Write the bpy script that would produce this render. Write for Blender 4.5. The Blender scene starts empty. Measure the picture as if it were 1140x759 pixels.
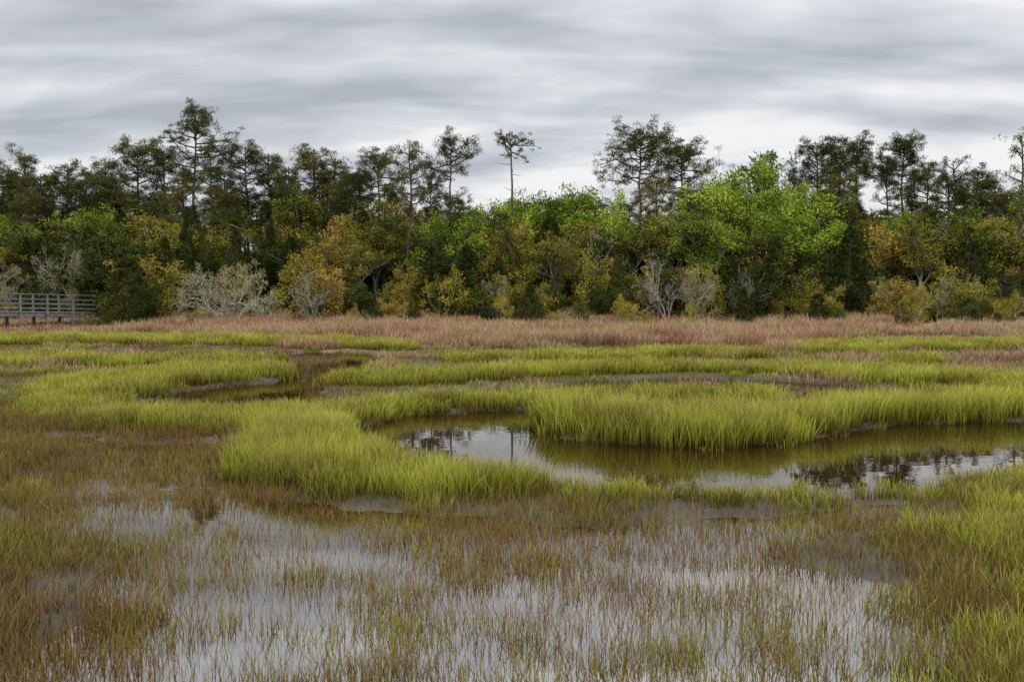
import bpy, math, numpy as np
from mathutils import Vector

# ------------------------------------------------------------------ basics
scene = bpy.context.scene
scene.view_settings.view_transform = 'Standard'
scene.view_settings.look = 'None'
scene.view_settings.exposure = 0
CAM_H = 3.0
FPX = 1108.0
HOR = 315.0
PITCH = math.atan((379.5-HOR)/FPX)

def G(px, py):
    """image pixel projected from the camera onto the ground plane (z=0) -> metres"""
    dx = (px-570)/FPX; dy = (py-379.5)/FPX
    ca, sa = math.cos(PITCH), math.sin(PITCH)
    d = (dx, ca - dy*sa, -sa - dy*ca)
    t = CAM_H/-d[2]
    return (d[0]*t, d[1]*t)

def poly(pts): return np.array([G(*p) for p in pts])

# ------------------------------------------------------------------ noise
_tab = np.random.default_rng(99).random((256,256))
def vnoise(x, y, s=0):
    x = np.asarray(x, float)+s*17.3+1000; y = np.asarray(y, float)+s*9.7+1000
    xi = np.floor(x).astype(int); yi = np.floor(y).astype(int)
    fx = x-xi; fy = y-yi
    fx = fx*fx*(3-2*fx); fy = fy*fy*(3-2*fy)
    a = _tab[xi & 255, yi & 255]; b = _tab[(xi+1) & 255, yi & 255]
    c = _tab[xi & 255, (yi+1) & 255]; d = _tab[(xi+1) & 255, (yi+1) & 255]
    return (a*(1-fx)+b*fx)*(1-fy)+(c*(1-fx)+d*fx)*fy
def fbm(x, y, s=0, o=4):
    v = 0; a = .5; t = 0
    for i in range(o):
        v = v+a*vnoise(np.asarray(x)*2**i, np.asarray(y)*2**i, s+i); t += a; a *= .5
    return v/t

def sd(P, x, y):
    """signed distance, + inside"""
    x = np.asarray(x, float); y = np.asarray(y, float)
    ins = np.zeros(x.shape, bool); dm = np.full(x.shape, 1e9)
    n = len(P)
    for i in range(n):
        x1, y1 = P[i]; x2, y2 = P[(i+1) % n]
        if y1 != y2:
            c = ((y1 > y) != (y2 > y)) & (x < (x2-x1)*(y-y1)/(y2-y1)+x1)
            ins ^= c
        ex, ey = x2-x1, y2-y1
        t = np.clip(((x-x1)*ex+(y-y1)*ey)/(ex*ex+ey*ey+1e-9), 0, 1)
        dm = np.minimum(dm, np.hypot(x-x1-t*ex, y-y1-t*ey))
    return np.where(ins, dm, -dm)
def stroke(P, x, y):
    dm = np.full(np.shape(x), 1e9)
    for i in range(len(P)-1):
        x1, y1 = P[i]; x2, y2 = P[i+1]
        ex, ey = x2-x1, y2-y1
        t = np.clip(((x-x1)*ex+(y-y1)*ey)/(ex*ex+ey*ey+1e-9), 0, 1)
        dm = np.minimum(dm, np.hypot(x-x1-t*ex, y-y1-t*ey))
    return dm
def sstep(a, b, v):
    t = np.clip((v-a)/(b-a), 0, 1); return t*t*(3-2*t)

# ------------------------------------------------------------------ layout of the marsh
POOL = poly([(378,492),(395,477),(450,464),(520,459),(600,456),(700,451),(700,470),(596,472),(592,478),(620,488),
             (700,496),(790,500),(870,495),(935,484),(985,474),(1080,471),(1250,470),(1320,515),(1180,528),(1090,540),
             (1000,550),(880,555),(760,553),(680,550),(620,543),(560,540),(500,534),(450,525),(400,506)])
POOL_L = poly([(140,458),(180,442),(250,430),(318,425),(326,414),(318,398),(345,392),(400,393),(425,402),(392,418),(352,432),(356,446),(338,454),(250,461),(180,464)])
GAP = [G(*p) for p in [(590,466),(700,462),(800,459),(880,452),(930,437),(900,430),(862,434)]]
GAP2 = [G(*p) for p in [(930,434),(870,428),(760,426),(680,429),(600,435),(520,441),(440,446),(350,445)]]
GAP3 = [G(*p) for p in [(-60,396),(60,395),(200,394),(320,396),(350,400)]]
CREEK_BACK = [G(*p) for p in [(1010,366),(1060,360),(1120,357),(1200,356)]]

MOUND_A = poly([(592,477),(620,487),(700,495),(790,499),(870,494),(935,483),(985,473),(1080,470),(1260,469),(1260,454),(1060,459),(930,466),(860,472),(800,475),(700,472),(610,468)])
TONGUE = poly([(255,512),(268,535),(330,552),(400,562),(470,560),(540,558),(600,553),(600,546),(520,537),(450,526),(400,506),(376,492),(393,476),(450,463),(520,458),(600,455),(700,450),(800,449),(862,447),(868,441),(800,440),(700,442),(600,446),(500,451),(420,456),(350,462),(300,476)])
RIDGE_D = poly([(358,433),(450,434),(530,429),(620,422),(760,417),(870,419),(930,426),(1000,430),(1060,432),(1140,440),(1260,444),(1260,428),(1140,424),(1000,418),(900,412),(760,409),(620,412),(530,417),(450,421),(375,425)])
LOOP_U = poly([(324,422),(300,425),(250,428),(190,436),(140,452),(150,466),(250,465),(328,461),(345,472),(330,484),(200,485),(100,481),(30,468),(15,452),(40,438),(100,424),(200,415),(300,411),(320,413)])
BANDS = [(poly([(-60,379),(100,377),(250,378),(380,381),(460,386),(455,394),(380,390),(250,386),(100,385),(-60,386)])),
         (poly([(-60,404),(100,402),(250,400),(315,404),(250,409),(100,411),(-60,412)])),
         (poly([(990,402),(1040,401),(1048,408),(1000,411)])),
         (poly([(880,389),(1000,385),(1140,383),(1260,383),(1260,389),(1140,391),(1000,395),(890,397)])),
         (poly([(1020,367),(1100,361),(1110,364),(1030,372)])),
         (poly([(480,402),(620,398),(760,394),(860,396),(860,402),(760,401),(620,405),(500,408)]))]
RIGHT_LOW = poly([(1150,538),(1060,560),(1030,600),(1060,640),(1075,680),(1040,720),(1000,780),(1000,900),(1700,900),(1500,530)])
DRY = poly([(-200,352),(-200,370),(60,371),(130,378),(230,384),(300,391),(400,393),(480,389),(600,386),(700,385),(800,384),(815,395),(910,399),(935,384),(1010,376),(1140,382),(1400,382),(1400,352)])
FLOOD = poly([(60,484),(130,488),(230,500),(250,535),(330,560),(470,566),(640,562),(900,564),(1030,564),(1015,600),(1050,650),(1050,700),(1040,740),(1100,1500),(-150,1500),(30,760),(60,690),(20,600),(60,540)])

def water_field(x, y):
    """>0 = open creek water"""
    w = sd(POOL, x, y)+(fbm(x*1.3, y*1.3, 3, 3)-.5)*.4
    w = np.maximum(w, sd(POOL_L, x, y)+(fbm(x*1.1, y*1.1, 5, 3)-.5)*.5)
    w = np.maximum(w, .55-stroke(GAP, x, y))
    w = np.maximum(w, .95-stroke(GAP2, x, y)+(fbm(x*.5, y*.5, 71, 2)-.5)*.6)
    w = np.maximum(w, .9-stroke(GAP3, x, y)+(fbm(x*.3, y*.3, 72, 2)-.5)*1.6)
    w = np.maximum(w, .8-stroke(CREEK_BACK, x, y))
    return w
def flood_field(x, y):
    return sd(FLOOD, x, y)*.5+(fbm(x*.45, y*.6, 8, 4)-.5)*2.2

def ground_z(x, y):
    z = .07+(fbm(x*.8, y*.8, 1, 4)-.5)*.06
    f = sstep(-.4, .8, flood_field(x, y))
    z = z*(1-f)+f*(-.075+(fbm(x*1.7, y*1.7, 2, 3)-.5)*.06)
    w = sstep(-.25, .3, water_field(x, y))
    z = z*(1-w)+w*(-.45)
    z = z+sstep(64, 85, y)*.8
    return z

# ------------------------------------------------------------------ mesh helpers
def make_mesh(name, V, Q, mats=None, attr=None, aname='shade', smooth=True, valid=True, extra=None):
    me = bpy.data.meshes.new(name)
    V = np.asarray(V, np.float32); Q = np.asarray(Q, np.int32)
    me.vertices.add(len(V)); me.vertices.foreach_set('co', V.ravel())
    me.loops.add(Q.size); me.loops.foreach_set('vertex_index', Q.ravel())
    me.polygons.add(len(Q))
    me.polygons.foreach_set('loop_start', np.arange(len(Q), dtype=np.int32)*4)
    try: me.polygons.foreach_set('loop_total', np.full(len(Q), 4, np.int32))
    except Exception: pass
    if mats is not None: me.polygons.foreach_set('material_index', np.asarray(mats, np.int32))
    me.polygons.foreach_set('use_smooth', np.full(len(Q), smooth, bool))
    if attr is not None:
        a = me.attributes.new(aname, 'FLOAT', 'POINT'); a.data.foreach_set('value', np.asarray(attr, np.float32))
    if extra:
        for k_, v_ in extra.items():
            a = me.attributes.new(k_, 'FLOAT', 'POINT'); a.data.foreach_set('value', np.asarray(v_, np.float32))
    me.update(calc_edges=True)
    if valid: me.validate()
    return me

class MB:
    def __init__(s): s.V = []; s.Q = []; s.M = []; s.A = []; s.n = 0
    def add(s, V, Q, m, a):
        V = np.asarray(V); Q = np.asarray(Q)
        s.V.append(V); s.Q.append(Q+s.n); s.M.append(np.full(len(Q), m)); s.A.append(np.broadcast_to(a, (len(V),))); s.n += len(V)
    def tube(s, P, R, sides=5, m=0):
        P = np.asarray(P, float); R = np.asarray(R, float); k = len(P)
        T = np.gradient(P, axis=0); T /= np.linalg.norm(T, axis=1)[:, None]+1e-9
        ref = np.array([0.31, .87, .1]) if abs(T[0][2]) > .7 else np.array([0, 0, 1.])
        U = np.cross(T, ref); U /= np.linalg.norm(U, axis=1)[:, None]+1e-9
        W = np.cross(T, U)
        an = np.arange(sides)*2*math.pi/sides
        V = P[:, None]+R[:, None, None]*(np.cos(an)[None, :, None]*U[:, None]+np.sin(an)[None, :, None]*W[:, None])
        i = np.arange(k-1)[:, None]*sides; j = np.arange(sides)[None]; j2 = (j+1) % sides
        Q = np.stack([i+j, i+j2, i+sides+j2, i+sides+j], -1).reshape(-1, 4)
        s.add(V.reshape(-1, 3), Q, m, .5)
    def leaves(s, C, Rr, n, l, w, rs, m=1, up=0.0, outward=.5):
        C = np.asarray(C, float); Rr = np.asarray(Rr, float); K = len(C)
        N = K*n
        d = rs.normal(size=(N, 3)); d /= np.linalg.norm(d, axis=1)[:, None]
        c = np.repeat(C, n, 0); rr = np.repeat(Rr, n, 0)
        p = c+d*rr*(rs.random(N)**.45)[:, None]
        u = rs.normal(size=(N, 3))*.8+d*outward+np.array([0, 0, up]); u /= np.linalg.norm(u, axis=1)[:, None]
        v = np.cross(u, rs.normal(size=(N, 3))); v /= np.linalg.norm(v, axis=1)[:, None]+1e-9
        L = (l*rs.uniform(.6, 1.3, N))[:, None]; W = (w*rs.uniform(.6, 1.3, N))[:, None]
        a = p-v*W*.35; b = p+v*W*.35; e = p+u*L+v*W*.25; f = p+u*L-v*W*.25
        V = np.stack([a, b, e, f], 1).reshape(-1, 3)
        Q = np.arange(N*4).reshape(-1, 4)
        sh = np.repeat(rs.random(K), n)*.65+rs.random(N)*.35
        s.add(V, Q, m, np.repeat(sh, 4))
    def mesh(s, name, mats):
        me = make_mesh(name, np.concatenate(s.V), np.concatenate(s.Q), np.concatenate(s.M), np.concatenate(s.A))
        for m in mats: me.materials.append(m)
        return me

# ------------------------------------------------------------------ materials
def new_mat(name):
    m = bpy.data.materials.new(name); m.use_nodes = True
    nt = m.node_tree; nt.nodes.clear()
    return m, nt, nt.nodes, nt.links
def ramp(nodes, cols, pos=None):
    r = nodes.new('ShaderNodeValToRGB'); n = len(cols)
    while len(r.color_ramp.elements) < n: r.color_ramp.elements.new(.5)
    for i, c in enumerate(cols):
        r.color_ramp.elements[i].position = (pos[i] if pos else i/(n-1)); r.color_ramp.elements[i].color = (*c, 1)
    return r
def foliage(name, cols, nscale=.25, wn=1.0, wr=.35, ws=.35, transl=0., attr='shade', base=None, bh=.45, seed=0., tip=None):
    m, nt, N, L = new_mat(name)
    geo = N.new('ShaderNodeNewGeometry')
    mp = N.new('ShaderNodeMapping'); mp.inputs['Location'].default_value = (seed, seed*2, 0); L.new(geo.outputs['Position'], mp.inputs['Vector'])
    no = N.new('ShaderNodeTexNoise'); no.inputs['Scale'].default_value = nscale; no.inputs['Detail'].default_value = 2
    L.new(mp.outputs[0], no.inputs['Vector'])
    at = N.new('ShaderNodeAttribute'); at.attribute_name = attr
    if attr == 'shade':
        oi = N.new('ShaderNodeObjectInfo'); rnd = oi.outputs['Random']
    else:
        oi = N.new('ShaderNodeAttribute'); oi.attribute_name = 'rnd'; rnd = oi.outputs['Fac']
    def mul(sock, k, off=-.5):
        a = N.new('ShaderNodeMath'); a.operation = 'ADD'; a.inputs[1].default_value = off; L.new(sock, a.inputs[0])
        b = N.new('ShaderNodeMath'); b.operation = 'MULTIPLY'; b.inputs[1].default_value = k; L.new(a.outputs[0], b.inputs[0]); return b.outputs[0]
    def add(a, b):
        n = N.new('ShaderNodeMath'); n.operation = 'ADD'; L.new(a, n.inputs[0])
        if isinstance(b, float): n.inputs[1].default_value = b
        else: L.new(b, n.inputs[1])
        return n.outputs[0]
    v = add(add(mul(no.outputs['Fac'], 2.2*wn), mul(rnd, wr)), .5)
    if attr == 'shade': v = add(v, mul(at.outputs['Fac'], ws))
    r = ramp(N, cols); L.new(v, r.inputs['Fac'])
    col = r.outputs['Color']
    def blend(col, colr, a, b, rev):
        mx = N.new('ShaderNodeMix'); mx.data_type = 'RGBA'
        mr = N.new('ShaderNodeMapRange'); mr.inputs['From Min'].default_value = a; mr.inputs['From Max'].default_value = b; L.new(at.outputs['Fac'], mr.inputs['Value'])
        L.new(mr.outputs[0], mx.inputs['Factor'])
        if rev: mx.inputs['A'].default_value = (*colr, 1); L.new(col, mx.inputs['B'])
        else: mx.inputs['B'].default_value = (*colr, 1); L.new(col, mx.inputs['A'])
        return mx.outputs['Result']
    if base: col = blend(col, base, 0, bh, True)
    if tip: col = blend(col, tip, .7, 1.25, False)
    d = N.new('ShaderNodeBsdfDiffuse'); L.new(col, d.inputs['Color']); out = d.outputs[0]
    if transl > 0:
        t = N.new('ShaderNodeBsdfTranslucent'); ms = N.new('ShaderNodeMixShader'); ms.inputs[0].default_value = transl
        L.new(col, t.inputs['Color'])
        L.new(d.outputs[0], ms.inputs[1]); L.new(t.outputs[0], ms.inputs[2]); out = ms.outputs[0]
    o = N.new('ShaderNodeOutputMaterial'); L.new(out, o.inputs['Surface'])
    return m
def rough_mat(name, cols, scale=3, rough=.9, stretch=(1, 1, 1), bump=.3):
    m, nt, N, L = new_mat(name)
    tc = N.new('ShaderNodeTexCoord'); mp = N.new('ShaderNodeMapping'); mp.inputs['Scale'].default_value = stretch
    L.new(tc.outputs['Object'], mp.inputs['Vector'])
    no = N.new('ShaderNodeTexNoise'); no.inputs['Scale'].default_value = scale; no.inputs['Detail'].default_value = 3; L.new(mp.outputs[0], no.inputs['Vector'])
    r = ramp(N, cols, [.3+.4*i/(len(cols)-1) for i in range(len(cols))]); L.new(no.outputs['Fac'], r.inputs['Fac'])
    b = N.new('ShaderNodeBsdfDiffuse'); L.new(r.outputs[0], b.inputs['Color'])
    bp = N.new('ShaderNodeBump'); bp.inputs['Strength'].default_value = bump; bp.inputs['Distance'].default_value = .05
    L.new(no.outputs['Fac'], bp.inputs['Height']); L.new(bp.outputs[0], b.inputs['Normal'])
    o = N.new('ShaderNodeOutputMaterial'); L.new(b.outputs[0], o.inputs['Surface'])
    return m

BARK = rough_mat('pine_bark', [(.06, .045, .032), (.16, .12, .09)], 4, stretch=(1, 1, .2))
BARK_G = rough_mat('grey_bark', [(.12, .105, .09), (.28, .26, .22)], 4, stretch=(1, 1, .3))
DEAD = rough_mat('bleached_wood', [(.17, .155, .13), (.42, .385, .33)], 3, stretch=(1, 1, .4))
L_PINE = foliage('pine_needles', [(.020, .028, .008), (.056, .066, .014), (.16, .145, .028)], .12, wn=.5, wr=.6, ws=.8)
L_CEDAR = foliage('cedar_foliage', [(.014, .024, .008), (.038, .050, .013), (.09, .092, .022)], .2, wn=.5, wr=.3, ws=.8)
L_OLIVE = foliage('olive_foliage', [(.032, .045, .010), (.090, .105, .016), (.19, .175, .024), (.33, .225, .05)], .10, wn=.65, wr=1.0, ws=.8)
L_GREEN = foliage('spring_leaves', [(.08, .12, .014), (.19, .26, .025), (.37, .45, .06)], .12, wn=.5, wr=.7, ws=.9)
L_PALE = foliage('pale_lichen_foliage', [(.13, .13, .06), (.25, .24, .12), (.36, .33, .19)], .3, wn=.5, wr=.4, ws=.6)
L_GOLD = foliage('gold_foliage', [(.17, .16, .02), (.32, .27, .035), (.45, .34, .07)], .3, wn=.5, wr=.4, ws=.6)

# ------------------------------------------------------------------ world
w = bpy.data.worlds.new("World"); scene.world = w; w.use_nodes = True
nt = w.node_tree; N = nt.nodes; L = nt.links; N.clear()
SUN_EL, SUN_AZ = 52, 215   # azimuth: sun behind-left of the camera
sky = N.new('ShaderNodeTexSky'); sky.sky_type = 'NISHITA'; sky.sun_disc = False
sky.sun_elevation = math.radians(SUN_EL); sky.sun_rotation = math.radians(SUN_AZ)
bg1 = N.new('ShaderNodeBackground'); bg1.inputs['Strength'].default_value = .1; L.new(sky.outputs[0], bg1.inputs['Color'])
tc = N.new('ShaderNodeTexCoord'); sx = N.new('ShaderNodeSeparateXYZ'); L.new(tc.outputs['Generated'], sx.inputs[0])
def M(op, a, b=None, c=None):
    n = N.new('ShaderNodeMath'); n.operation = op
    for i, v in enumerate((a, b, c)):
        if v is None: continue
        if isinstance(v, (int, float)): n.inputs[i].default_value = v
        else: L.new(v, n.inputs[i])
    return n.outputs[0]
zz = M('MAXIMUM', sx.outputs['Z'], 0.0)
den = M('ADD', zz, .24)
cx = M('DIVIDE', sx.outputs['X'], den); cy = M('DIVIDE', sx.outputs['Y'], den)
cb = N.new('ShaderNodeCombineXYZ'); L.new(cx, cb.inputs[0]); L.new(cy, cb.inputs[1])
mp1 = N.new('ShaderNodeMapping'); mp1.inputs['Scale'].default_value = (1.35, 3.2, 1); mp1.inputs['Location'].default_value = (5.3, 2.2, 0); mp1.inputs['Rotation'].default_value = (0, 0, .08)
L.new(cb.outputs[0], mp1.inputs[0])
n1 = N.new('ShaderNodeTexNoise'); n1.inputs['Scale'].default_value = 1.2; n1.inputs['Detail'].default_value = 5; n1.inputs['Roughness'].default_value = .50; n1.inputs['Distortion'].default_value = .15
L.new(mp1.outputs[0], n1.inputs['Vector'])
br = M('MULTIPLY_ADD', sx.outputs['X'], .13, 0.0)
hz = N.new('ShaderNodeMapRange'); hz.inputs['From Min'].default_value = .02; hz.inputs['From Max'].default_value = .26; hz.inputs['To Min'].default_value = .12; hz.inputs['To Max'].default_value = -.025
L.new(zz, hz.inputs['Value'])
v = M('ADD', M('ADD', n1.outputs['Fac'], br), hz.outputs[0])
cr = ramp(N, [(.45, .48, .525), (.57, .60, .645), (.73, .745, .775), (.92, .92, .92)], [.37, .47, .58, .70])
L.new(v, cr.inputs['Fac'])
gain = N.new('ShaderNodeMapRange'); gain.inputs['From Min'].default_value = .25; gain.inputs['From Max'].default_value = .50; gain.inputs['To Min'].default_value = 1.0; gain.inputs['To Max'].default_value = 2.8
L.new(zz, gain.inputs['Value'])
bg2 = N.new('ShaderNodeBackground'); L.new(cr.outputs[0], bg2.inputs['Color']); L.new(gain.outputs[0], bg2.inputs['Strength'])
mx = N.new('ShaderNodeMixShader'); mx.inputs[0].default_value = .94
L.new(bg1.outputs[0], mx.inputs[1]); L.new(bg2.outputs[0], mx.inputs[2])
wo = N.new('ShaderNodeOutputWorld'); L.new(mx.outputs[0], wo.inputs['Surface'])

sl = bpy.data.lights.new('sun', 'SUN'); sl.energy = 1.5; sl.angle = math.radians(12); sl.color = (1, .95, .86)
so = bpy.data.objects.new('sun', sl); scene.collection.objects.link(so)
az = math.radians(SUN_AZ); el = math.radians(SUN_EL)
sd_dir = Vector((math.sin(az)*math.cos(el), math.cos(az)*math.cos(el), math.sin(el)))
so.rotation_euler = sd_dir.to_track_quat('Z', 'Y').to_euler(); so.location = (-20, -20, 40)

# ------------------------------------------------------------------ ground + water
def axis(a, b, st, lo, hi):
    c = list(np.arange(a, b, st)); s = st; v = b
    while v < hi: c.append(v); s *= 1.25; v += s
    c.append(hi); s = st; v = a-st; low = []
    while v > lo: low.append(v); s *= 1.25; v -= s
    low.append(lo)
    return np.array(low[::-1]+c)
xs = axis(-36, 36, .25, -3000, 3000); ys = axis(3, 62, .25, -400, 3000)
X, Y = np.meshgrid(xs, ys); Z = ground_z(X.ravel(), Y.ravel())
V = np.stack([X.ravel(), Y.ravel(), Z], 1)
nx, ny = len(xs), len(ys)
i = np.arange(ny-1)[:, None]*nx+np.arange(nx-1)[None]
Q = np.stack([i, i+1, i+nx+1, i+nx], -1).reshape(-1, 4)
dry = sstep(-2, 2, sd(DRY, X.ravel(), Y.ravel()))*(1-sstep(68, 72, Y.ravel()))
me = make_mesh('marsh_ground', V, Q, attr=dry, aname='dry')
m, nt2, N2, L2 = new_mat('marsh_mud')
geo = N2.new('ShaderNodeNewGeometry'); no = N2.new('ShaderNodeTexNoise'); no.inputs['Scale'].default_value = 1.2; no.inputs['Detail'].default_value = 8
L2.new(geo.outputs['Position'], no.inputs['Vector'])
r1 = ramp(N2, [(.018, .013, .007), (.042, .031, .014), (.065, .055, .018)], [.3, .5, .7]); L2.new(no.outputs['Fac'], r1.inputs['Fac'])
r2 = ramp(N2, [(.12, .08, .045), (.22, .16, .10)], [.3, .7]); L2.new(no.outputs['Fac'], r2.inputs['Fac'])
at = N2.new('ShaderNodeAttribute'); at.attribute_name = 'dry'
mxx = N2.new('ShaderNodeMix'); mxx.data_type = 'RGBA'; L2.new(at.outputs['Fac'], mxx.inputs['Factor']); L2.new(r1.outputs[0], mxx.inputs['A']); L2.new(r2.outputs[0], mxx.inputs['B'])
b = N2.new('ShaderNodeBsdfPrincipled'); b.inputs['Roughness'].default_value = .7; L2.new(mxx.outputs['Result'], b.inputs['Base Color'])
bp = N2.new('ShaderNodeBump'); bp.inputs['Distance'].default_value = .05; L2.new(no.outputs['Fac'], bp.inputs['Height']); L2.new(bp.outputs[0], b.inputs['Normal'])
o = N2.new('ShaderNodeOutputMaterial'); L2.new(b.outputs[0], o.inputs['Surface'])
me.materials.append(m)
scene.collection.objects.link(bpy.data.objects.new('marsh_ground', me))

wm = make_mesh('creek_water', [(-80, -30, 0), (80, -30, 0), (80, 75, 0), (-80, 75, 0)], [(0, 1, 2, 3)])
m, nt2, N2, L2 = new_mat('creek_water')
geo = N2.new('ShaderNodeNewGeometry'); no = N2.new('ShaderNodeTexNoise'); no.inputs['Scale'].default_value = 1.6; no.inputs['Detail'].default_value = 2
mpp = N2.new('ShaderNodeMapping'); mpp.inputs['Scale'].default_value = (.6, 1.4, 1); L2.new(geo.outputs['Position'], mpp.inputs[0]); L2.new(mpp.outputs[0], no.inputs['Vector'])
bp = N2.new('ShaderNodeBump'); bp.inputs['Strength'].default_value = .03; bp.inputs['Distance'].default_value = .04; L2.new(no.outputs['Fac'], bp.inputs['Height'])
d = N2.new('ShaderNodeBsdfDiffuse'); d.inputs['Color'].default_value = (.022, .011, .003, 1)
g = N2.new('ShaderNodeBsdfGlossy'); g.inputs['Roughness'].default_value = .01; g.inputs['Color'].default_value = (.98, .97, .96, 1); L2.new(bp.outputs[0], g.inputs['Normal'])
fr = N2.new('ShaderNodeFresnel'); fr.inputs['IOR'].default_value = 4.5; L2.new(bp.outputs[0], fr.inputs['Normal'])
ms = N2.new('ShaderNodeMixShader'); L2.new(fr.outputs[0], ms.inputs[0]); L2.new(d.outputs[0], ms.inputs[1]); L2.new(g.outputs[0], ms.inputs[2])
o = N2.new('ShaderNodeOutputMaterial'); L2.new(ms.outputs[0], o.inputs['Surface'])
wm.materials.append(m); scene.collection.objects.link(bpy.data.objects.new('creek_water', wm))

# ------------------------------------------------------------------ grass, as one mesh of blades per kind
def coll_of(name, obs):
    c = bpy.data.collections.new(name)
    for o in obs: c.objects.link(o)
    return c
GR_A = foliage('cordgrass_blades', [(.17, .13, .028), (.26, .24, .028), (.38, .40, .038), (.52, .53, .065)], .5, wn=.8, wr=.9, transl=.2, attr='t', base=(.030, .024, .007), bh=.95, tip=(.62, .55, .17))  # base: brown stalk colour, darkened further to paint shade along hummock edges
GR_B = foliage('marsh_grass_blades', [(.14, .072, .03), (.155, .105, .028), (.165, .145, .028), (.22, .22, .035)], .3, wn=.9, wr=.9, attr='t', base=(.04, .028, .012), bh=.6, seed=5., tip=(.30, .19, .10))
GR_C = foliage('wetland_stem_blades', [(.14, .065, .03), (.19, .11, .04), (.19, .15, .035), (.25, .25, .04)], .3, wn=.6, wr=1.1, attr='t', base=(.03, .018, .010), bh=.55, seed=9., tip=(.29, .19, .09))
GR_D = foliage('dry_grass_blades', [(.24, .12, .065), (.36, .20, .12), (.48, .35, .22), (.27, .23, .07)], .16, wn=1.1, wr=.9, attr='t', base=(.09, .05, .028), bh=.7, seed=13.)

rng = np.random.default_rng(5)
pts = []
for (y0, y1, dens) in [(3.5, 12, 34), (12, 20, 32), (20, 24, 22), (24, 34, 13), (34, 58, 8), (58, 84, 4)]:
    hw = .6*y1+5
    n = int(2*hw*(y1-y0)*dens)
    x = rng.uniform(-hw, hw, n); y = rng.uniform(y0, y1, n)
    k = np.abs(x) < .56*y+2.5
    pts.append(np.stack([x[k], y[k]], 1))
P = np.concatenate(pts); x, y = P.T
wf = water_field(x, y); ff = flood_field(x, y)
edge = (fbm(x*1.2, y*1.2, 21, 3)-.5)*.4
A = np.full(len(x), -99.)
for pl in [MOUND_A, TONGUE, RIDGE_D, LOOP_U]+BANDS: A = np.maximum(A, sd(pl, x, y))
A = A+edge
MA = sd(MOUND_A, x, y) > -.3
RL = sd(RIGHT_LOW, x, y)+(fbm(x*.8, y*.8, 30, 3)-.5)*2.2
DR = sd(DRY, x, y)+(fbm(x*.25, y*.35, 33, 4)-.5)*11
land = wf < -.02
u = rng.random(len(x)); u2 = rng.random(len(x))
patch = fbm(x*.5, y*.5, 41, 3)
ridge = A > 0
isA = land & ridge & (u2 < .95)
isA |= land & (RL > 0) & (u < .34+.7*(patch-.5))
isA |= land & ~ridge & (wf > -.7) & (y < 18.5) & (u < .55)
isA |= land & (ff < 0) & (y > 24) & (y < 62) & (patch > .64) & (u < .25)
isD = land & ~isA & ~ridge & (DR > 0)
isD |= land & ~isA & ~ridge & (y > 28) & (fbm(x*.3, y*.5, 44, 3) > .60) & (u < .4)
isC = land & ~isA & ~isD & ~ridge & (ff > -.2) & (RL < 0)
isB = land & ~isA & ~isD & ~isC & (y < 82)
pc = fbm(x*.9, y*1.3, 50, 4)
isB |= isC & (u < np.clip((pc-.50)*1.6+.09+sstep(9.5, 7, y)*.22, .03, .6))
isC &= (u2 < np.clip((pc-.30)*2.2+.50+sstep(10, 6, y)*.2, .48, 1))
isA |= (isC & (fbm(x*1.4, y*1.4, 55, 2) > .78) & (u < .16))
def blades(name, mask, mat, nb0, spread0, h, w, lean, zmul, hv=.35):
    xx, yy, zm = x[mask], y[mask], zmul[mask]
    zg = ground_z(xx, yy); n = len(xx)
    far = sstep(20, 26, yy)
    nb = np.maximum((nb0*(1-.25*far)*rng.uniform(.7, 1.3, n)), 2).astype(int)
    spr = spread0*(1+.55*far)*rng.uniform(.8, 1.2, n)
    R = lambda a: np.repeat(a, nb)
    K = int(nb.sum())
    trn = R(rng.random(n)); hs = R(zm*rng.uniform(.85, 1.15, n)*h); sp = R(spr); yd = R(yy)
    r = sp*np.sqrt(rng.random(K)); a = rng.random(K)*6.283
    ox, oy = r*np.cos(a), r*np.sin(a)
    B = np.stack([R(xx)+ox, R(yy)+oy, R(zg)-.05], 1)
    H = hs*rng.uniform(1-hv, 1+hv*.6, K)*(1-.25*(r/sp)**2)
    tdir = R(rng.random(n))*6.283; tl = R(rng.random(n))*.5
    la = rng.random(K)*6.283
    ld = np.stack([np.cos(la)+ox/sp*.6+np.cos(tdir)*tl, np.sin(la)+oy/sp*.6+np.sin(tdir)*tl, 0*la], 1)
    LE = lean*H*rng.uniform(.1, 1., K)
    sa = rng.random(K)*6.283; S = np.stack([np.cos(sa), np.sin(sa), 0*sa], 1)
    W = w*np.maximum(1, yd/15)**1.0
    out = []
    for t in (0, .5, 1.):
        c = B+ld*(LE*t**1.8)[:, None]; c[:, 2] += H*(t-.12*t*t*lean*2)
        ww = (W*((1-t**1.6)*.5+.06))[:, None]
        out += [c-S*ww, c+S*ww]
    V = np.stack(out, 1).reshape(-1, 3)
    q = np.array([[0, 1, 3, 2], [2, 3, 5, 4]])
    Q = (np.arange(K)[:, None, None]*6+q[None]).reshape(-1, 4)
    tt = np.tile(np.repeat([0, .5, 1.], 2), K)
    rn = np.repeat(trn*.7+rng.random(K)*.3, 6)
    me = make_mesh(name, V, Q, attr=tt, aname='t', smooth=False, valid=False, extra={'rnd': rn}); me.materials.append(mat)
    scene.collection.objects.link(bpy.data.objects.new(name, me)); print(name, n, K)
far = y > 24
hA = np.where(ridge, .80+.28*sstep(-.05, .3, A)+.28*MA, .62)*(.70+.6*fbm(x*.7, y*.7, 60, 3))*(1-.16*sstep(20, 23, y))
hA = np.where(~ridge & (RL > 0), .68, hA)
hA = hA*np.where((x < -3.5) & (y > 18) & (y < 24.5), .82, 1)      # lower loop arm stays low so the pool behind shows
blades('cordgrass', isA, GR_A, 46, .27, .55, .012, .38, hA)
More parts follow.
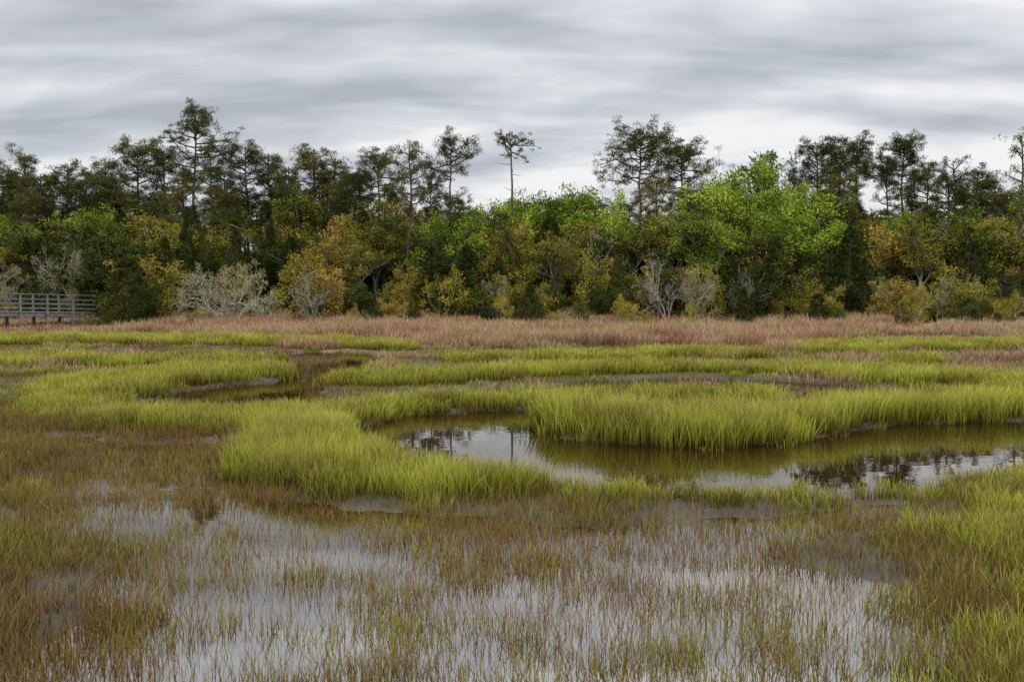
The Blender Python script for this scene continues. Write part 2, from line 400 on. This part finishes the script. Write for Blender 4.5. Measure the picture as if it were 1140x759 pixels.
blades('marsh_grass', isB, GR_B, 32, .30, .30, .010, .5, (.6+.8*fbm(x*.5, y*.5, 61, 3))*np.where(ridge, 1.6, np.where(far, .5, 1.0))*np.where(RL > 0, 1.3, 1))
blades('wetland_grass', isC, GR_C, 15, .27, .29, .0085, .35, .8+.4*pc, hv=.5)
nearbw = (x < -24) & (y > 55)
blades('dry_grass', isD, GR_D, 40, .32, .65, .010, .5, (.45+1.3*fbm(x*.35, y*.35, 62, 3))*np.where(DR > 0, 1, .5)*np.where(nearbw, .5, 1), hv=.5)

# ------------------------------------------------------------------ instancing for the forest mass
def scatter(name, P, rot, scl, idx, coll):
    me = bpy.data.meshes.new(name); me.vertices.add(len(P)); me.vertices.foreach_set('co', np.asarray(P, np.float32).ravel())
    a = me.attributes.new('rot', 'FLOAT_VECTOR', 'POINT'); a.data.foreach_set('vector', np.asarray(rot, np.float32).ravel())
    a = me.attributes.new('scl', 'FLOAT_VECTOR', 'POINT'); a.data.foreach_set('vector', np.asarray(scl, np.float32).ravel())
    a = me.attributes.new('idx', 'INT', 'POINT'); a.data.foreach_set('value', np.asarray(idx, np.int32))
    ob = bpy.data.objects.new(name, me); scene.collection.objects.link(ob)
    ng = bpy.data.node_groups.new(name+'_nodes', 'GeometryNodeTree')
    ng.interface.new_socket('Geometry', in_out='INPUT', socket_type='NodeSocketGeometry')
    ng.interface.new_socket('Geometry', in_out='OUTPUT', socket_type='NodeSocketGeometry')
    n = ng.nodes; l = ng.links
    gi = n.new('NodeGroupInput'); go = n.new('NodeGroupOutput')
    ip = n.new('GeometryNodeInstanceOnPoints'); ci = n.new('GeometryNodeCollectionInfo')
    ci.inputs['Collection'].default_value = coll; ci.inputs['Separate Children'].default_value = True; ci.inputs['Reset Children'].default_value = True
    def na(nm, t):
        q = n.new('GeometryNodeInputNamedAttribute'); q.data_type = t; q.inputs['Name'].default_value = nm
        return [s for s in q.outputs if s.enabled and s.name == 'Attribute'][0]
    l.new(gi.outputs[0], ip.inputs['Points']); l.new(ci.outputs[0], ip.inputs['Instance'])
    ip.inputs['Pick Instance'].default_value = True
    l.new(na('idx', 'INT'), ip.inputs['Instance Index']); l.new(na('rot', 'FLOAT_VECTOR'), ip.inputs['Rotation']); l.new(na('scl', 'FLOAT_VECTOR'), ip.inputs['Scale'])
    l.new(ip.outputs[0], go.inputs[0])
    md = ob.modifiers.new('scatter', 'NODES'); md.node_group = ng
    return ob

# ------------------------------------------------------------------ trees
def unit(v): return v/(np.linalg.norm(v)+1e-9)
def bend(d, ang, rs):
    r = unit(np.cross(d, rs.normal(size=3))); return unit(d*math.cos(ang)+r*math.sin(ang))
def grow(mb, p, d, Ln, r, lev, P, rs, tips, rmin=.02):
    k = 5; path = [p]; dd = d
    for i in range(k-1):
        dd = unit(dd+rs.normal(size=3)*P['wig']+np.array([0, 0, P['up']])); path.append(path[-1]+dd*Ln/(k-1))
    path = np.array(path); r2 = max(r*P['tap'], rmin)
    mb.tube(path, np.linspace(r, r2, k), 6 if lev == 0 else 4)
    if lev >= P['lev']:
        tips.append(path[-1]); tips.append(path[2]) if rs.random() < P.get('mid', .4) else None
        return
    nc = P['nc'][lev]
    for c in range(nc):
        t = rs.uniform(P['t0'][lev], 1) if c else 1.0
        f = t*(k-1); i0 = min(int(f), k-2); pp = path[i0]+(path[i0+1]-path[i0])*(f-i0)
        grow(mb, pp, bend(dd, math.radians(rs.uniform(*P['ang'])), rs), Ln*P['rat'][lev]*rs.uniform(.7, 1.2), max(r2*.8, rmin), lev+1, P, rs, tips, rmin)

def pine(name, seed, H=16., cs=.5, spread=3.4, nl=24, nleaf=40, cl=1.0, mat=L_PINE, flat=.5, lean=.10):
    rs = np.random.default_rng(seed); mb = MB()
    k = 11; off = np.cumsum(rs.normal(0, lean, (k, 2)), 0); zt = np.linspace(0, H, k)
    tp = np.stack([off[:, 0]-off[0, 0], off[:, 1]-off[0, 1], zt], 1)
    mb.tube(tp, np.linspace(.22, .05, k), 7)
    at = lambda z: np.array([np.interp(z, zt, tp[:, 0]), np.interp(z, zt, tp[:, 1]), z])
    C = []; Rr = []
    lob = rs.uniform(.6, 1.25, 8)
    for i in range(nl):
        s = ((i+rs.random())/nl)**.8; t = cs+(.955-cs)*s
        prof = (.55+.55*math.sin(math.pi*min(s*.75+.2, 1)))
        az = (i*2.4+rs.normal(0, .5)) % 6.283
        Ln = spread*prof*rs.uniform(.5, 1.1)*lob[int(az/6.2832*4) % 4+(4 if s > .5 else 0)]
        e = math.radians(-4+28*s+rs.normal(0, 9))
        d = np.array([math.cos(az)*math.cos(e), math.sin(az)*math.cos(e), math.sin(e)])
        p = at(t*H); path = [p]
        for j in range(5): d = unit(d+rs.normal(size=3)*.16+[0, 0, .05]); path.append(path[-1]+d*Ln/5)
        path = np.array(path); mb.tube(path, np.linspace(.075, .025, 6), 4)
        ns = 4+int(Ln*2.4)
        for j in range(ns):
            f = rs.uniform(1.3, 5); i0 = min(int(f), 4); q = path[i0]+(path[i0+1]-path[i0])*(f-i0)
            sd2 = unit(bend(d, math.radians(rs.uniform(25, 80)), rs)+[0, 0, .15]); e2 = q+sd2*rs.uniform(.3, .28*Ln+.35)
            mb.tube([q, (q+e2)/2+rs.normal(size=3)*.04, e2], [.025, .02, .014], 3)
            C.append(e2); rr = rs.uniform(.26, .58)*cl; Rr.append([rr, rr, rr*flat])
        C.append(path[-1]); Rr.append([.45*cl, .45*cl, .3*cl])
    for i in range(6):
        C.append(at(H*.98)+rs.normal(size=3)*[.7, .7, .15]); Rr.append([.5*cl, .5*cl, .28*cl])
    for i in range(9):
        z = H*rs.uniform(.25, cs); az = rs.random()*6.28; p = at(z); q = p+np.array([math.cos(az), math.sin(az), rs.uniform(-.2, .4)])*rs.uniform(.5, 1.8)
        mb.tube([p, (p+q)/2+[0, 0, -.06], q], [.035, .025, .012], 3)
    mb.leaves(C, Rr, nleaf, .19, .06, rs, up=.35, outward=.7)
    me = mb.mesh(name, [BARK, mat]); return me, H

def broad(name, seed, mat, H=10., nleaf=46, lsz=.17, trunk=.35, cl=.62, bark=None):
    rs = np.random.default_rng(seed); mb = MB(); tips = []
    P = dict(wig=.16, up=.10, tap=.6, lev=3, nc=[6, 5, 4], t0=[.45, .3, .3], ang=(22, 58), rat=[.72, .62, .6])
    grow(mb, np.zeros(3), np.array([0, 0, 1.]), H*trunk, .17, 0, P, rs, tips)
    T = np.array(tips); rr = rs.uniform(.5, 1.2, len(T))*cl
    mb.leaves(T, np.stack([rr, rr, rr*.6], 1), nleaf, lsz, lsz*.6, rs, up=.2)
    allz = np.concatenate(mb.V)[:, 2].max()
    return mb.mesh(name, [bark or BARK_G, mat]), allz

def shrub(name, seed, mat, H=4., W=3.4, ncl=70, nleaf=50, lsz=.13, bark=None):
    rs = np.random.default_rng(seed); mb = MB(); tips = []
    P = dict(wig=.2, up=.12, tap=.6, lev=2, nc=[4, 3], t0=[.35, .3], ang=(20, 55), rat=[.55, .6])
    for i in range(7):
        a = i*.9+rs.random(); d = unit(np.array([math.cos(a)*.6, math.sin(a)*.6, rs.uniform(.5, 1.3)]))
        grow(mb, np.array([math.cos(a)*.2, math.sin(a)*.2, -.1]), d, H*.5*rs.uniform(.6, 1.1), .06, 0, P, rs, tips)
    T = np.array(tips)
    E = []
    lump = rs.uniform(.65, 1.15, 9)
    for i in range(ncl):
        a = rs.random()*6.283; z = rs.uniform(.08, .95)
        r = W*.5*math.sqrt(max(1-(z*1.05-.25)**2*1.5, .05))*lump[int(a/6.284*9)]*rs.uniform(.55, 1)
        E.append([r*math.cos(a), r*math.sin(a), z*H*lump[int(a*3) % 9]*.9])
    T = np.concatenate([T, np.array(E)]); rr = rs.uniform(.24, .56, len(T))
    mb.leaves(T, np.stack([rr, rr, rr*.75], 1), nleaf, lsz, lsz*.6, rs, up=.2)
    z = np.concatenate(mb.V)[:, 2].max()
    return mb.mesh(name, [bark or BARK_G, mat]), z

def cedar(name, seed, mat=L_CEDAR, H=5., W=3.6, n=230, nleaf=60, pw=.8):
    rs = np.random.default_rng(seed); mb = MB()
    mb.tube([[0, 0, -.1], [.03, 0, H*.5], [0, .03, H*.95]], [.13, .08, .02], 6)
    C = []; Rr = []
    for i in range(n):
        z = rs.random()**1.4*.97; a = rs.random()*6.283
        R = W*.5*(1-z)**pw*(.65+.65*vnoise(a*1.4, z*5, seed))*min(1, .6+z*5)
        r = R*rs.uniform(.55, 1.0)
        c = [r*math.cos(a), r*math.sin(a), .15+z*H]; C.append(c); q = .16+.26*(1-z); Rr.append([q, q, q*1.15])
        if i % 6 == 0: mb.tube([[0, 0, .1+z*H*.9], c], [.03, .012], 3)
    mb.leaves(C, Rr, nleaf, .14, .06, rs, up=.9, outward=.5)
    z = np.concatenate(mb.V)[:, 2].max()
    return mb.mesh(name, [BARK, mat]), z

def dead(name, seed, H=5., stems=3, pale=0, mat=DEAD, leafmat=L_PALE, wide=.6, wig=.24, r0=.09):
    rs = np.random.default_rng(seed); mb = MB(); tips = []
    P = dict(wig=wig, up=.05, tap=.58, lev=4, nc=[4, 4, 3, 2], t0=[.3, .25, .25, .3], ang=(18, 52), rat=[.66, .66, .66, .7], mid=.3)
    for i in range(stems):
        a = i*6.283/stems+rs.random(); d = unit(np.array([math.cos(a)*wide, math.sin(a)*wide, 1]))
        grow(mb, np.array([0, 0, -.1]), d, H*.45*rs.uniform(.7, 1.1), r0, 0, P, rs, tips, .013)
    if pale:
        T = np.array(tips); T = T[rs.random(len(T)) < .7]; rr = rs.uniform(.15, .40, len(T))
        mb.leaves(T, np.stack([rr, rr, rr*.7], 1), pale, .11, .05, rs)
    z = np.concatenate(mb.V)[:, 2].max()
    return mb.mesh(name, [mat, leafmat]), z

PR = {}
PR['pine'] = [pine('pine_a', 1, cs=.58, spread=2.8), pine('pine_b', 2, cs=.5, spread=2.7, nl=26), pine('pine_c', 3, cs=.66, spread=3.2, nl=20), pine('pine_d', 4, cs=.58, spread=2.6, nl=22), pine('pine_e', 5, cs=.62, spread=3.0, nl=20)]
PR['pine_flat'] = [pine('pine_flat', 12, H=18, cs=.66, spread=3.5, nl=26, nleaf=38, cl=.9, flat=.35)]
PR['pine_wide'] = [pine('pine_wide', 19, H=17, cs=.66, spread=5.4, nl=30, nleaf=44, cl=1.15, flat=.4)]
PR['pine_crown'] = [pine('pine_crown_a', 24, H=16, cs=.72, spread=3.6, nl=22, nleaf=44, cl=1.1, flat=.42), pine('pine_crown_b', 25, H=16, cs=.74, spread=3.4, nl=18, nleaf=40, cl=1.1, flat=.42)]
PR['pine_long'] = [pine('pine_long', 14, H=15, cs=.36, spread=2.3, nl=30, nleaf=26, cl=.75)]
PR['pine_thin'] = [pine('pine_thin', 17, H=16, cs=.86, spread=2.1, nl=10, nleaf=18, cl=.6, flat=.45)]
PR['pine_sparse'] = [pine('pine_sparse', 16, H=14, cs=.45, spread=2.2, nl=20, nleaf=16, cl=.75)]
PR['broad'] = [broad('green_a', 21, L_GREEN), broad('green_b', 22, L_GREEN), broad('green_c', 23, L_GREEN, nleaf=38)]
PR['olive'] = [broad('olive_a', 31, L_OLIVE, trunk=.3), broad('olive_b', 32, L_OLIVE, trunk=.28), broad('olive_c', 33, L_OLIVE, trunk=.33)]
PR['shrub'] = [shrub('shrub_a', 41, L_OLIVE), shrub('shrub_b', 42, L_OLIVE, W=4.4), shrub('shrub_c', 43, L_CEDAR, W=3.6)]
PR['gold'] = [shrub('gold_a', 45, L_GOLD, ncl=40, nleaf=30, bark=DEAD), shrub('gold_b', 46, L_GOLD, W=4.6, ncl=36, nleaf=26, bark=DEAD)]
PR['cedar'] = [cedar('cedar_a', 51, W=4.2, n=280, pw=.6), cedar('cedar_b', 52, H=5.5, W=3.2, pw=.8)]
PR['darkcedar'] = [cedar('cedar_c', 53, H=8, W=5, n=380, pw=.55)]
PR['dead'] = [dead('dead_a', 61), dead('dead_b', 62, stems=2, wide=.4), dead('dead_c', 63, stems=4, wide=.9)]
PR['pale'] = [dead('pale_a', 71, pale=20, stems=4, wide=1.1), dead('pale_b', 72, pale=18, stems=3, wide=.7)]
PR['greyleaf'] = [dead('grey_a', 75, pale=20, stems=3, wide=.5, mat=BARK_G, leafmat=L_OLIVE)]
trs = np.random.default_rng(77)
def place(kind, name, px, ytop, Yd, wid=1.0, var=None, rot=None):
    lst = PR[kind]; me, H0 = lst[(trs.integers(len(lst)) if var is None else var)]
    Xw = (px-570)/FPX*Yd; z = float(ground_z(np.array([Xw]), np.array([Yd]))[0])
    Ht = CAM_H+(HOR-ytop)/FPX*Yd-z; s = Ht/H0
    ob = bpy.data.objects.new(name, me); scene.collection.objects.link(ob)
    ob.location = (Xw, Yd, z-.03); ob.scale = (s*wid, s*wid, s); ob.rotation_euler = (0, 0, trs.random()*6.283 if rot is None else rot)
    return ob

for a in [('pine_flat', 218, 124, 88, .95), ('pine', 40, 173, 97, .9), ('pine', 8, 188, 96, 1), ('pine', 78, 184, 96, 1), ('pine', 125, 178, 96, 1), ('pine_crown', 155, 163, 95, 1.0),
          ('pine', 185, 168, 96, .9), ('pine_crown', 280, 165, 95, .9), ('pine', 310, 172, 96, 1.1), ('pine_crown', 348, 170, 94, 1.1), ('pine', 372, 178, 95, 1.1), ('pine_crown', 420, 174, 94, .9),
          ('pine_long', 457, 160, 76, .85), ('pine_crown', 500, 153, 88, .8), ('pine_thin', 566, 150, 84, .95), ('pine_wide', 712, 148, 92, .95), ('pine_crown', 755, 165, 94, .9),
          ('pine_crown', 905, 163, 92, .85), ('pine', 935, 165, 96, .8), ('pine_crown', 955, 156, 93, .85), ('pine_crown', 1003, 158, 92, .9), ('pine', 1030, 182, 96, .8), ('pine_sparse', 1058, 180, 84, .9), ('pine_crown', 1085, 190, 94, .9), ('pine_sparse', 1131, 153, 78, .9),
          ('pine', 1160, 185, 95, 1), ('pine', 880, 192, 96, .7), ('pine', 985, 175, 97, .8), ('pine', 245, 185, 96, 1), ('pine', 100, 192, 90, .9), ('pine', 22, 196, 90, .9), ('pine', 60, 196, 88, .9), ('pine', 330, 186, 90, .9), ('pine', 400, 194, 90, .8), ('pine', 920, 185, 90, .7), ('pine', 1015, 190, 88, .7), ('pine', 480, 196, 90, .8)]:
    place(a[0], 'pine_tree', a[1], a[2], a[3], a[4])
for a in [(828, 163, 88, .8, 0), (848, 175, 85, .7, 1), (812, 185, 86, .7, 2), (660, 200, 86, .9), (690, 206, 85, .8), (790, 192, 84, .8), (612, 208, 86, .9), (560, 214, 90, .9), (882, 222, 82, .7), (860, 205, 84, .7), (635, 213, 84, .8), (760, 214, 83, .8), (535, 220, 90, .8), (100, 225, 82, .8), (1110, 230, 84, .8), (400, 230, 86, .6), (590, 220, 84, .8), (905, 238, 80, .6), (30, 238, 82, .6), (990, 232, 82, .6)]:
    place('broad', 'spring_green_tree', *a)
for a in [(60, 240, 80), (120, 235, 82), (260, 235, 82), (345, 225, 82), (390, 240, 80), (430, 245, 80), (500, 235, 82), (545, 245, 80), (590, 240, 82), (640, 245, 80), (700, 240, 80), (735, 240, 80), (770, 245, 79), (805, 240, 80), (840, 250, 79), (930, 240, 82), (980, 240, 82), (1030, 245, 80), (1075, 240, 82), (1140, 245, 80), (5, 235, 80), (180, 235, 80), (900, 262, 78), (660, 255, 78)]:
    place('olive', 'live_oak_tree', a[0], a[1], a[2], 1.0)
for a in [(143, 283, 66, 1.25, 'cedar', 0), (590, 315, 66, .9, 'cedar', 0), (215, 228, 76, .8, 'darkcedar', 0), (298, 222, 79, .55, 'darkcedar', 0), (325, 262, 76, .7, 'darkcedar', 0), (265, 255, 76, .7, 'darkcedar', 0), (185, 262, 75, .7, 'darkcedar', 0), (405, 232, 80, .7, 'darkcedar', 0), (30, 262, 77, .7, 'darkcedar', 0), (620, 262, 76, .9, 'darkcedar', 0), (688, 285, 73, .8, 'darkcedar', 0), (520, 270, 76, .7, 'darkcedar', 0), (828, 318, 65, 1.1, 'cedar', 1), (910, 325, 65, 1.3, 'cedar', 0), (950, 275, 76, .7, 'darkcedar', 0), (1010, 285, 77, .6, 'darkcedar', 0), (555, 285, 74, .7, 'darkcedar', 0), (860, 262, 77, .8, 'darkcedar', 0), (790, 265, 77, .7, 'darkcedar', 0)]:
    place(a[4], 'cedar_tree', a[0], a[1], a[2], a[3], a[5])
for a in [(255, 285, 67, .75, 'pale', 0), (95, 268, 74, .6, 'pale', 1), (350, 290, 69, .5, 'dead', 0), (742, 272, 69, .6, 'dead', 0), (765, 292, 69, .5, 'pale', 1), (825, 292, 71, .45, 'dead', 2), (990, 305, 71, .45, 'pale', 1), (1112, 242, 76, .6, 'dead', 1), (20, 290, 75, .6, 'pale', 0), (1045, 300, 71, .6, 'pale', 1), (565, 300, 72, .5, 'pale', 1), (650, 250, 76, .6, 'pale', 1)]:
    place(a[4], 'dead_tree', a[0], a[1], a[2], a[3], a[5])
for a in [(1062, 292, 71, 1.1), (695, 325, 66, .7), (770, 330, 66, .6), (500, 292, 73, .8), (1020, 312, 70, .7), (620, 342, 65, .5), (395, 335, 67, .6), (1125, 320, 67, .8), (655, 270, 75, .6), (560, 320, 69, .6), (95, 300, 74, .6), (720, 300, 71, .7), (170, 290, 74, .7)]:
    place('gold', 'golden_shrub', *a)
for px in range(-40, 1200, 25):
    if 105 < px < 180: continue
    place('shrub', 'wax_myrtle_shrub', px+trs.uniform(-9, 9), trs.uniform(290, 342), trs.uniform(69, 74), trs.uniform(.8, 1.2))
for a in [(120, 285, 73, 1.2), (165, 280, 73, 1.3), (190, 300, 71, 1), (145, 270, 76, 1.4), (870, 285, 75, 1.3), (835, 285, 75, 1.3), (900, 290, 74, 1.2), (1000, 280, 76, 1.2)]: place('shrub', 'wax_myrtle_shrub', *a)
for px in [230, 340, 410, 465, 540, 640, 720, 800, 875, 940, 1000, 1075, 1110]:
    place('shrub', 'marsh_elder_shrub', px+trs.uniform(-10, 10), trs.uniform(338, 347), trs.uniform(63, 67), trs.uniform(1.0, 1.7))

protos = []
order = [('pine', 0), ('pine', 1), ('pine', 2), ('pine', 3), ('broad', 0), ('broad', 1), ('broad', 2), ('olive', 0), ('olive', 1), ('olive', 2), ('shrub', 0), ('shrub', 1), ('shrub', 2), ('darkcedar', 0), ('gold', 0), ('greyleaf', 0)]
for k, (kk, vv) in enumerate(order):
    protos.append(bpy.data.objects.new('forest_part_%02d' % k, PR[kk][vv][0]))
FC = coll_of('forest_kinds', protos)
FP = []; FR = []; FS = []; FI = []
def fadd(X_, Y_, k, Ht, wid):
    kk, vv = order[k]; s = Ht/PR[kk][vv][1]
    FP.append([X_, Y_, .75]); FR.append([0, 0, trs.random()*6.283]); FS.append([s*wid, s*wid, s]); FI.append(k)
for row, Yr in enumerate(np.arange(75, 101, 3.6)):
    for Xr in np.arange(-64, 64, 3.6):
        X_ = Xr+trs.uniform(-1.5, 1.5); Y_ = Yr+trs.uniform(-1.5, 1.5)
        px = 570+X_/Y_*FPX; u_ = trs.random()
        if Yr < 85:
            k = int(trs.choice([7, 8, 9, 10, 11, 12, 13, 14, 15, 4], p=[.15, .15, .13, .1, .10, .08, .11, .06, .06, .06]))
            Ht = {7: 7, 8: 7, 9: 6.5, 10: 4.5, 11: 5, 12: 5.5, 13: 6.5, 14: 4, 15: 5, 4: 7.5}[k]*trs.uniform(.75, 1.2)*(1+(Yr-75)*.02)
            fadd(X_, Y_, k, Ht, trs.uniform(.85, 1.15))
        else:
            green = .45 if 540 < px < 900 else (.06 if px < 540 else .22)
            hi = 11.9 if px < 440 else (10.2 if px < 680 else 10.8)
            if u_ < green: k = int(trs.integers(4, 7)); Ht = trs.uniform(.75, .95)*hi
            elif u_ < green+.18: k = int(trs.integers(7, 10)); Ht = trs.uniform(.7, .9)*hi
            else: k = int(trs.integers(0, 4)); Ht = trs.uniform(.8, 1.05)*hi
            fadd(X_, Y_, k, Ht, trs.uniform(.9, 1.2))
for Yr in (87.5, 97.5):           # evergreen understory behind
    for Xr in np.arange(-64, 64, 3.2):
        fadd(Xr+trs.uniform(-1, 1), Yr+trs.uniform(-1, 1), int(trs.choice([11, 12])), trs.uniform(4.2, 5.6), 1.2)
scatter('forest', FP, FR, FS, FI, FC); print('forest', len(FP))

# ------------------------------------------------------------------ boardwalk
WOOD = rough_mat('weathered_wood', [(.13, .125, .12), (.28, .27, .26)], 6, stretch=(1, 1, 1))
bw = bpy.data.objects.new('boardwalk', None); scene.collection.objects.link(bw)
def boxes(name, items):
    """items: (center, half sizes, yaw, pitch)"""
    Vs = []; Qs = []; n = 0
    c8 = np.array([[sx_, sy_, sz_] for sx_ in (-1, 1) for sy_ in (-1, 1) for sz_ in (-1, 1)], float)
    q = np.array([[0, 1, 3, 2], [4, 6, 7, 5], [0, 4, 5, 1], [2, 3, 7, 6], [0, 2, 6, 4], [1, 5, 7, 3]])
    for c, h, yaw, pit in items:
        v = c8*h
        cp, sp = math.cos(pit), math.sin(pit); v = np.stack([v[:, 0]*cp-v[:, 2]*sp, v[:, 1], v[:, 0]*sp+v[:, 2]*cp], 1)
        cy_, sy_ = math.cos(yaw), math.sin(yaw); v = np.stack([v[:, 0]*cy_-v[:, 1]*sy_, v[:, 0]*sy_+v[:, 1]*cy_, v[:, 2]], 1)
        Vs.append(v+np.array(c)); Qs.append(q+n); n += 8
    me = make_mesh(name, np.concatenate(Vs), np.concatenate(Qs), smooth=False); me.materials.append(WOOD)
    ob = bpy.data.objects.new(name, me); scene.collection.objects.link(ob); ob.parent = bw
A0 = np.array([-37.5, 57.0, 1.45]); A1 = np.array([-28.9, 68.0, .98])
dv = A1-A0; Lb = math.hypot(dv[0], dv[1]); yaw = math.atan2(dv[1], dv[0]); pit = math.atan2(dv[2], Lb)
dh = np.array([dv[0]/Lb, dv[1]/Lb, dv[2]/Lb]); pr = np.array([-dh[1], dh[0], 0]); pr /= np.linalg.norm(pr)
planks = [(A0+dh*(s+.07), (.066, .9, .02), yaw, pit) for s in np.arange(0, Lb-.1, .15)]
boxes('deck_planks', planks)
mid = (A0+A1)/2
boxes('stringers', [(mid+pr*o_+[0, 0, -.15], (Lb/2, .04, .12), yaw, pit) for o_ in (-.8, 0, .8)])
posts = []; rails = []; piles = []
for sgn in (-.95, .95):
    for s in np.arange(.1, Lb, 1.75):
        c = A0+dh*s+pr*sgn; posts.append((c+[0, 0, .46], (.055, .055, .68), yaw, 0)); piles.append((c+[0, 0, -1.1], (.09, .09, .85), yaw, 0))
    rails.append((mid+pr*sgn+[0, 0, 1.17], (Lb/2, .09, .022), yaw, pit))
    for hz_ in (.25, .55, .85): rails.append((mid+pr*(sgn*.93)+[0, 0, hz_], (Lb/2, .02, .04), yaw, pit))
boxes('railing_posts', posts); boxes('railings', rails); boxes('pilings', piles)

# ------------------------------------------------------------------ camera
cd = bpy.data.cameras.new('camera'); cd.sensor_width = 36; cd.lens = 36*FPX/1140; cd.clip_end = 6000; cd.clip_start = .1
co = bpy.data.objects.new('camera', cd); scene.collection.objects.link(co); co.location = (0, 0, CAM_H); co.rotation_euler = (math.pi/2-PITCH, 0, 0)
scene.camera = co
